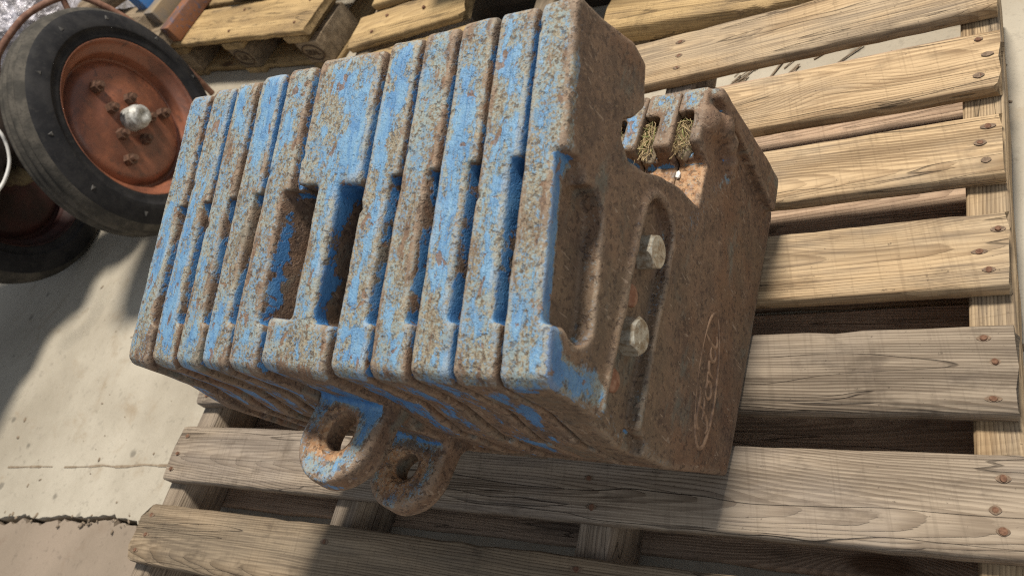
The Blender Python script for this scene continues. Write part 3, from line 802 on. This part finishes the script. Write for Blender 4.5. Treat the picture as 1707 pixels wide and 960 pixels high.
# ---- straw caught in the pockets behind the hooks
bm = bmesh.new(); r = random.Random(3)
def strand(p, q, wdt, mi):
    p = Vector(p); q = Vector(q); m = (p + q) / 2 + Vector((r.gauss(0, .004), r.gauss(0, .004), r.uniform(0, .006)))
    d = (q - p).normalized(); x = d.cross(Vector((r.gauss(0, 1), r.gauss(0, 1), r.gauss(0, 1)))).normalized() * wdt; y = d.cross(x)
    ring = []
    for c in (p, m, q):
        ring.append([bm.verts.new(c + v) for v in (x, -x * .5 + y * .8, -x * .5 - y * .8)])
    for A, B in zip(ring, ring[1:]):
        for k in range(3):
            f = bm.faces.new((A[k], A[(k + 1) % 3], B[(k + 1) % 3], B[k])); f.material_index = mi
for i in range(1, 7):
    if i == 6: continue
    uc = PLATES[i - 1].location.x - 0.008 if i == 1 else PLATES[i - 1].location.x - 0.006 + 0.047
    uc = (TB[i] * 1.0) + 0.0105
    for n in range(150):
        c = Vector((uc - 0.002 + max(-.009, min(.009, r.gauss(0, .005))), r.uniform(.281, .325), r.uniform(.226, .236)))
        a = r.uniform(0, math.pi); l = r.uniform(.006, .016)
        dv = Vector((math.cos(a) * .55, math.sin(a), r.gauss(0, .2))) * l * .8
        strand(c - dv, c + dv, r.uniform(.00025, .0006), 1 if (r.random() < .22) else 0)
me = bm_mesh('straw', bm); me.materials.append(M_STRAWA); me.materials.append(M_GRASS)
o = link('straw', me); o.matrix_world = stack.matrix_world
o.location = B1; o.rotation_euler = (0, 0, RZ)
tag(o, 'dry straw and grass caught in the pockets behind the weight hooks', 'straw', kind='stuff')
# dried mud bed under the straw
bm = bmesh.new()
for i in range(1, 6):
    uc = TB[i] + 0.0105
    q = bmesh.ops.create_icosphere(bm, subdivisions=3, radius=1)
    for v in q['verts']:
        v.co += v.co * r.gauss(0, .05)
    bmesh.ops.transform(bm, matrix=Matrix.Translation((uc, .303, .222)) @ Matrix.Diagonal((.014, .027, .010, 1)), verts=q['verts'])
me = bm_mesh('dried_mud', bm, True); o = link('dried_mud', me, M_MUD); o.location = B1; o.rotation_euler = (0, 0, RZ)
tag(o, 'dried mud packed under the straw between the weight hooks', 'mud', kind='stuff')
# a white chip of stone lying in the slot
bm = bmesh.new(); q = bmesh.ops.create_icosphere(bm, subdivisions=1, radius=.004)
bmesh.ops.transform(bm, matrix=Matrix.Diagonal((.8, 1.5, .7, 1)), verts=q['verts'])
o = link('stone_chip', bm_mesh('stone_chip', bm), M_CABLE); o.location = B1 + AU * -.030 + AV * .262 + Vector((0, 0, .2155))
tag(o, 'tiny white stone chip lying in the rusty hook slot', 'stone')

# ------------------------------------------------------------------ tractor front axle with two wheels, top left
AZ = R_(10); HUBZ = FLOOR + 0.288
axle = empty('tractor_front_end', (-1.8255, 0.0196, FLOOR), 'front end of an old tractor on an orange rimmed wheel at the left', 'tractor', rz=AZ)
# local x = outward normal of the near wheel, y = sideways, z = up
def wheel(parent, mats_rim, x, flip=1):
    V, F = lathe([(0.196, -0.004), (0.200, 0.004), (0.206, 0.003), (0.214, 0.004), (0.222, 0.006), (0.2235, 0.0095), (0.227, 0.0100), (0.240, 0.006), (0.258, 0.000), (0.272, -0.008), (0.281, -0.018), (0.2855, -0.026),
                  (0.2845, -0.030), (0.280, -0.033), (0.2845, -0.036), (0.288, -0.040), (0.289, -0.048), (0.282, -0.052), (0.282, -0.056), (0.289, -0.060), (0.288, -0.068),
                  (0.2845, -0.072), (0.280, -0.075), (0.2845, -0.078), (0.2855, -0.082), (0.281, -0.090), (0.272, -0.100), (0.255, -0.108), (0.220, -0.114), (0.196, -0.104)], 96)
    me = mesh_from('tyre', V, F); me.materials.append(M_RUBBER); me.materials.append(M_TREAD)
    mi = []
    for k in range(96): mi += [1 if 9 <= q <= 25 else 0 for q in range(29)]
    me.polygons.foreach_set("material_index", mi)
    rot = (Matrix.Rotation(R_(90), 3, 'Y')).to_euler()
    wh = bpy.data.objects.new('wheel', None); COL.objects.link(wh); wh.parent = parent; wh.location = (x, 0, HUBZ - FLOOR)
    wh.rotation_euler = (0, 0, 0 if flip == 1 else 0)
    t = link('tyre', me, None, wh); t.rotation_euler = rot
    V, F = lathe([(0.1965, -0.010), (0.2000, 0.000), (0.1985, 0.0035), (0.1955, 0.002), (0.1925, -0.006), (0.186, -0.016), (0.176, -0.022), (0.1705, -0.030), (0.1695, -0.052), (0.163, -0.057),
                  (0.157, -0.053), (0.150, -0.040), (0.138, -0.033), (0.100, -0.031), (0.078, -0.028), (0.066, -0.024), (0.035, -0.024), (0.0, -0.024)], 80)
    me = mesh_from('rim', V, F); rm = link('rim', me, mats_rim, wh); rm.rotation_euler = rot
    return wh
w1 = wheel(axle, M_RIM, 0.0)
def wheel_bolt(rr, ang, size):
    bm = bmesh.new()
    bmesh.ops.create_cone(bm, cap_ends=True, segments=6, radius1=size, radius2=size * .93, depth=size * 1.1, matrix=Matrix.Translation((0, 0, size * .55)))
    bmesh.ops.create_cone(bm, cap_ends=True, segments=10, radius1=size * .55, radius2=size * .5, depth=size * .9, matrix=Matrix.Translation((0, 0, size * 1.4)))
    o = link('wheel_bolt', bm_mesh('wheel_bolt', bm), M_BOLT, w1)
    o.location = (-0.030 if rr > .08 else -0.025, rr * math.cos(ang), rr * math.sin(ang)); o.rotation_euler = (Matrix.Rotation(R_(90), 3, 'Y') @ Matrix.Rotation(ang, 3, 'Z')).to_euler()
for k in range(5): wheel_bolt(0.056, R_(30 + 72 * k), 0.0150)
for k in range(3): wheel_bolt(0.107, R_(82 + 120 * k), 0.0160)
V, F = lathe([(0.030, -0.02), (0.030, 0.016), (0.028, 0.021), (0.0255, 0.022), (0.0245, 0.031), (0.021, 0.034), (0.009, 0.034), (0.008, 0.032), (0.0, 0.032)], 28)
o = link('hub_cap', mesh_from('hub_cap', V, F), M_HUB, w1); o.rotation_euler = (Matrix.Rotation(R_(90), 3, 'Y')).to_euler(); o.location = (-.008, 0, 0)
M_SCUFF = simple("scuffed_rubber", (.050, .048, .046), (.085, .08, .072), 60, .8)
bm = bmesh.new(); bmesh.ops.create_cone(bm, cap_ends=True, segments=3, radius1=0.0085, radius2=0.005, depth=0.004)
MARK = bm_mesh('sidewall_mark', bm); MARK.materials.append(M_SCUFF)
for k in range(11):
    a = R_(33 * k + 10); rr = 0.248
    o = link('sidewall_mark', MARK, None, w1); o.location = (0.0035, rr * math.cos(a), rr * math.sin(a))
    o.rotation_euler = (Matrix.Rotation(a, 3, 'X') @ Matrix.Rotation(R_(90), 3, 'Y')).to_euler()
w2 = wheel(axle, M_RIMD, -0.53)
w2["label"] = 'red wheel with shade-darkened rim at the far end of the axle'
for ch in w2.children:                   # the far wheel shows its inner side
    ch.rotation_euler = (Matrix.Rotation(R_(90), 3, 'Y')).to_euler()
bm = bmesh.new(); add_cyl(bm, (-0.58, 0, 0.288), (-0.03, 0, 0.288), 0.021, 20); add_cyl(bm, (-0.50, 0, 0.288), (-0.40, 0, 0.288), 0.034, 20)
link('axle_shaft', bm_mesh('axle_shaft', bm, True, 40), simple("old_axle_steel", (.20, .16, .09), (.11, .08, .05), 40, .6), axle)
bm = bmesh.new()
add_box(bm, (-0.30, 0.02, 0.33), (0.18, 0.16, 0.14), None, .02)
add_cyl(bm, (-0.42, -0.20, 0.36), (-0.36, 0.10, 0.50), 0.045, 18); add_box(bm, (-0.34, -0.02, 0.44), (0.10, 0.30, 0.10), None, .02)
link('frame', bm_mesh('frame', bm, True, 30), M_BLACK, axle)

bm = bmesh.new(); add_box(bm, (-0.80, -0.28, 0.66), (0.78, 0.76, 0.48), None, .05); add_box(bm, (-0.50, -0.20, 0.43), (0.14, 0.40, 0.10), None, .02)
add_cyl(bm, (-0.45, -0.35, 0.36), (-0.45, 0.0, 0.36), 0.03, 16)
link('shade_hood', bm_mesh('shade_hood', bm, True, 30), M_BLACK, axle)  # block added mostly out of view to shade the floor and far wheel
# rusty hoop behind the wheel
bm = bmesh.new()
hp = spline([(-2.34, 0.10, .30), (-2.31, 0.165, .350), (-2.3, 0.19, 0.36), (-2.279, 0.232, 0.368), (-2.248, 0.287, 0.372), (-2.221, 0.328, 0.364), (-2.197, 0.361, 0.351), (-2.17, 0.394, 0.329),
             (-2.151, 0.409, 0.292), (-2.128, 0.418, 0.232), (-2.11, 0.424, 0.15), (-2.11, 0.43, 0.02), (-2.12, .43, -.125)], 6)
add_tube(bm, hp, 0.0095, 10)
add_tube(bm, [(-2.186, 0.376, 0.340), (-2.19, 0.36, 0.31), (-2.20, 0.34, 0.25)], 0.0085, 10)
tag(link('bent_rod', bm_mesh('bent_rod', bm, True, 50), M_ROD), 'bent rusty steel hoop standing behind the orange rimmed wheel', 'steel hoop')
# white cable
bm = bmesh.new()
cp = spline([(-2.06, -.10, .40), (-2.002, -0.139, 0.338), (-2.001, -0.157, 0.305), (-2.007, -0.188, 0.276), (-2.018, -0.227, 0.26), (-2.03, -0.258, 0.256), (-2.07, -.29, .25), (-2.12, -.30, .2)], 6)
add_tube(bm, cp, 0.0042, 10)
tag(link('cable', bm_mesh('cable', bm, True, 60), M_CABLE), 'white plastic cable looping beside the dark tractor frame', 'cable')

# ------------------------------------------------------------------ block pallet at the back, with stamped corner blocks
P0 = Vector((-1.557, 0.386, FLOOR)); PA = math.atan2(0.386 - 0.556, -1.557 + 2.237)
bp = empty('block_pallet', P0, 'yellow block pallet with round stamps on its corner blocks behind the wheel', 'pallet', rz=PA)
EX = lambda x, y, z: (x, y, z)          # local: x to the right end = 0, y into the back
for k, (y, wd) in enumerate(((0.0725, 0.145), (0.232, 0.13), (0.376, 0.13), (0.52, 0.13), (0.664, 0.13), (0.808, 0.13), (0.952, 0.13), (1.096, 0.13))):
    o = board('deck_board', bp, (-0.80, y, 0.144), 0.80, wd, 0.022, M_WOOD_Y, 300 + k, nx=24, splinter=(.001, .0016))
    for sx in (0.06, 0.40, 0.74):
        for q in (-.28, .28):
            nail(o, sx + rng.uniform(-.01, .01), q * wd + rng.uniform(-.006, .006), 0.0008)
for x in (-.075, -.40, -.725):
    board('lead_board', bp, (x, 0.0, 0.1215), 1.19, 0.10, 0.022, M_WOOD_Y, int(400 - x * 50), along='Y', nx=10)
def block_mesh(sx, sy, sz, seed):
    bm = bmesh.new(); add_box(bm, (0, 0, sz / 2), (sx, sy, sz), None, .004); return bm_mesh('block', bm, True, 40)
BLK = block_mesh(0.10, 0.145, 0.078, 1); BLK.materials.append(M_WOOD_D)
BLOCKS = {}
for x in (-.050, -.40, -.745):
    for y in (0.0735, 0.60, 1.12):
        o = link('corner_block', BLK, None, bp); o.location = (x, y, 0.0215); BLOCKS[(x, y)] = o
    board('bottom_board', bp, (x, 0.0, 0.0210), 1.19, 0.10, 0.0205, M_WOOD_Y, int(500 - x * 50), along='Y', nx=10)
board('bottom_board', bp, (-0.695, 0.062, 0.0212), 0.595, 0.10, 0.0205, M_WOOD_Y, 611, nx=14)
def text_mesh(name, txt, size, depth=0.0006):
    cu = bpy.data.curves.new(name, 'FONT'); cu.body = txt; cu.size = size; cu.align_x = 'CENTER'; cu.align_y = 'CENTER'; cu.extrude = depth
    ob = bpy.data.objects.new(name, cu); COL.objects.link(ob)
    bpy.context.view_layer.update()
    me = bpy.data.meshes.new_from_object(ob.evaluated_get(bpy.context.evaluated_depsgraph_get()))
    bpy.data.objects.remove(ob); me.name = name; return me
def stamp(parent, txt, oval):
    bm = bmesh.new(); bm.from_mesh(text_mesh('stamp', txt, 0.026 if oval else 0.030))
    if oval: add_tube(bm, [(0.043 * math.cos(a), 0.027 * math.sin(a), 0) for a in [2 * math.pi * i / 40 for i in range(40)]], 0.0022, 6, True)
    else: add_tube(bm, [(0.024 * math.cos(a), 0.024 * math.sin(a) + .003, 0) for a in [2 * math.pi * i / 32 for i in range(32)]], 0.002, 6, True)
    o = link('stamp', bm_mesh('stamp', bm), M_STAMP, parent); o.location = (0, -0.0733, 0.040); o.rotation_euler = (R_(90), 0, 0); return o
stamp(BLOCKS[(-.050, .0735)], 'EPAL', True)
stamp(BLOCKS[(-.40, .0735)], 'EUR', True)
# painted bars lying on it
def bar(cat, p, q, sx, sz, mat, label, roll=0):
    bm = bmesh.new(); p = Vector(p); q = Vector(q); d = q - p
    rot = d.to_track_quat('X', 'Z').to_matrix() @ Matrix.Rotation(roll, 3, 'X')
    add_box(bm, (0, 0, 0), (d.length, sx, sz), None, .004)
    o = link('painted_bar', bm_mesh('painted_bar', bm, True, 40), mat); o.location = (p + q) / 2; o.rotation_euler = rot.to_euler()
    tag(o, label, 'metal bar', 'painted metal bars on the back pallet'); return o
BD = Vector((0.245, 0.97, 0)).normalized(); BXx = Vector((0.97, -0.245, 0))
q0 = Vector((-2.225, 0.560, 0.0))
bar('bar', q0 + Vector((0, 0, .034)), q0 + BD * .9 + Vector((0, 0, .034)), .052, .056, M_ORANB, 'rust brown steel bar at the right edge of the stacked bars')
bar('bar', q0 - BXx * .070 + BD * .03 + Vector((0, 0, .055)), q0 - BXx * .070 + BD * .93 + Vector((0, 0, .055)), .056, .098, M_TANB, 'dull tan steel bar with a blue end between the blue and rusty bars')
bar('bar', q0 - BXx * .145 + BD * .06 + Vector((0, 0, .075)), q0 - BXx * .145 + BD * .96 + Vector((0, 0, .075)), .062, .138, M_BLUEB, 'bright blue steel bar standing highest on the back pallet')
# timber offcuts
def timber(p, L_, W_, T_, rz, mat, label, seed, name='timber_offcut', rx=0.0):
    o = link(name, board_mesh(name, L_, W_, T_, seed, nx=16, splinter=(.004, .004), rough=.003), mat); o.location = p; o.rotation_euler = (rx, 0, rz)
    tag(o, label, 'timber'); return o
timber((-1.98, 0.70, .005 + .075), 0.80, 0.10, 0.075, PA + .05, M_WOOD_D, 'dark rough timber lying across the yellow block pallet', 71)
timber((-2.70, 0.640, .055), 0.46, 0.09, 0.05, PA + .12, M_WOOD_D, 'dark timber end under the blue bar, nearest the tyre', 75)
timber((-2.74, 0.74, .10), 0.44, 0.10, 0.05, PA - .05, M_WOOD_D, 'upper dark timber beneath the blue bar behind the tyre', 76)
timber((-2.72, 0.62, .10), 0.50, 0.10, 0.05, -.9, M_WOOD_D, 'split dark board sticking out under the blue bar', 72)
timber((-2.62, 0.50, .03), 0.48, 0.09, 0.045, -.5, M_WOOD_D, 'ragged brown board behind the top of the tyre', 73)
timber((-2.66, 0.66, .18), 0.62, 0.10, 0.05, .35, M_WOOD_D, 'old brown timber at the top edge beside the film bundle', 74)

# ------------------------------------------------------------------ broken yellow pallet directly behind the weights
p2 = empty('broken_pallet', (-1.345, 0.255, FLOOR), 'bright yellow pallet with splintered boards behind the centre of the weights', 'pallet', rz=R_(-1.0))
def rel(o): o.location = Vector(o.location) + Vector((0, 0, -FLOOR)); return o
rel(board('deck_board', p2, (0, 0.052, 0.0), 0.352, 0.105, 0.024, M_WOOD_Y, 801, nx=20, splinter=(.002, .010)))
rel(board('deck_board', p2, (0.02, 0.19, 0.0), 0.75, 0.10, 0.024, M_WOOD_Y, 803, nx=20, splinter=(.002, .002)))
rel(board('deck_board', p2, (0.02, -0.092, -0.001), 0.37, 0.095, 0.024, M_WOOD_Y, 802, nx=20, splinter=(.006, .004)))
rel(board('stringer', p2, (0.03, -0.13, -0.026), 1.0, 0.05, 0.09, M_WOOD_D, 804, along='Y', nx=10))
rel(board('stringer', p2, (0.55, -0.13, -0.026), 1.0, 0.05, 0.09, M_WOOD_D, 805, along='Y', nx=10))
rel(board('deck_board', p2, (0.02, 0.34, 0.0), 0.75, 0.10, 0.024, M_WOOD_Y, 806, nx=20, splinter=(.002, .002)))
for x, y in ((.07, .03), (.10, .075), (.22, .06), (.31, .09)):
    nail(p2, x, y, 0.001 - FLOOR)
# dark crate added in place of the shadowed gap behind, only its foot in frame
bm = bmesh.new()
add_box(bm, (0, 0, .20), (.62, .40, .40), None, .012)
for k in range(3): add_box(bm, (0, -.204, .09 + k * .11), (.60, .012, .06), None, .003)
cr = link('gap_shade_box', bm_mesh('gap_shade_box', bm, True, 40), M_BLACK); cr.location = (-0.74, 0.52, FLOOR); cr.rotation_euler = (0, 0, R_(-8))
tag(cr, 'black crate added to stand in for shade in the gap behind the weights', 'shade_box')
# second pallet at the back right
p3 = empty('back_pallet', (-0.665, 0.142, FLOOR), 'pallet with thick yellowish boards lying beyond the main pallet at the top', 'pallet', rz=R_(-8.6))
rel(board('deck_board', p3, (0, 0.060, -0.06), 0.66, 0.120, 0.045, M_WOOD_Y, 821, nx=30, splinter=(.002, .002), rough=.0025))
rel(board('deck_board', p3, (0, 0.230, -0.06), 0.66, 0.120, 0.045, M_WOOD_Y, 822, nx=30, rough=.0025))
rel(board('deck_board', p3, (0, 0.400, -0.06), 0.66, 0.120, 0.045, M_WOOD_Y, 823, nx=30, rough=.0025))
for x in (0.05, 0.32, 0.59):
    rel(board('stringer', p3, (x, 0.01, -0.1055), 0.46, 0.07, 0.0325, M_WOOD_D, 830 + int(x * 10), along='Y', nx=8))

# ------------------------------------------------------------------ film-wrapped bundle, far left
from mathutils import noise as mnoise
bm = bmesh.new(); q = bmesh.ops.create_icosphere(bm, subdivisions=6, radius=1)
for v in q['verts']:
    n = v.co.normalized()
    k = 1 + 0.10 * mnoise.noise(n * 3.0) + 0.06 * abs(mnoise.noise(n * 9.0)) + 0.03 * abs(mnoise.noise(n * 22.0))
    c = Vector((max(-.78, min(.78, n.x * k)), max(-.78, min(.78, n.y * k)), max(-.72, min(.72, n.z * k))))
    v.co = c + n * 0.10 * k
bmesh.ops.transform(bm, matrix=Matrix.Diagonal((.36, .30, .30, 1)), verts=bm.verts[:])
o = link('wrapped_bundle', bm_mesh('wrapped_bundle', bm, False), M_FILM); o.location = (-2.98, 0.66, FLOOR + .262); o.rotation_euler = (0, 0, R_(25))
tag(o, 'bundle wrapped in crumpled silvery cling film behind the rusty hoop', 'bundle')
r = random.Random(11)
for k in range(5):
    bm = bmesh.new(); q = bmesh.ops.create_icosphere(bm, subdivisions=2, radius=.06)
    for v in q['verts']: v.co *= 1 + .25 * mnoise.noise(v.co * 20 + Vector((k * 3, 0, 0)))
    bmesh.ops.transform(bm, matrix=Matrix.Diagonal((1.4, .7, .6, 1)), verts=bm.verts[:])
    o = link('firewood_chunk', bm_mesh('firewood_chunk', bm), M_WOOD_Y if k % 2 else M_ROD)
    o.location = (-2.50 + r.uniform(-.06, .06), 0.16 + .07 * k * .6, 0.10 + .05 * (k % 3)); o.rotation_euler = (r.uniform(0, 3), r.uniform(0, 3), r.uniform(0, 3))
    tag(o, ['rust brown chunk lowest of the heap beside the tyre', 'pale split wood chunk in the heap beside the tyre', 'dark chunk at the middle of the heap behind the hoop', 'pale wood chunk behind the middle of the heap', 'dark brown chunk at the far end of the heap by the film'][k], 'wood chunk', 'chunks heaped behind the hoop')
bm = bmesh.new(); add_box(bm, (0, 0, .11), (.34, .42, .22), None, .02)
o = link('chunk_crate', bm_mesh('chunk_crate', bm, True, 40), M_BLACK); o.location = (-2.52, .22, FLOOR)
tag(o, 'dark box under the jagged brown chunks', 'box')
# black block standing in for the darkness of the barn beyond
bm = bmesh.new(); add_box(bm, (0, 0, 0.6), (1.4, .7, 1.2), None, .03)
o = link('barn_dark_block', bm_mesh('barn_dark_block', bm, True, 40), M_BLACK); o.location = (-3.9, 1.5, FLOOR); o.rotation_euler = (0, 0, R_(30))
tag(o, 'dark machine put in for the gloom at the top left corner', 'shade_block')
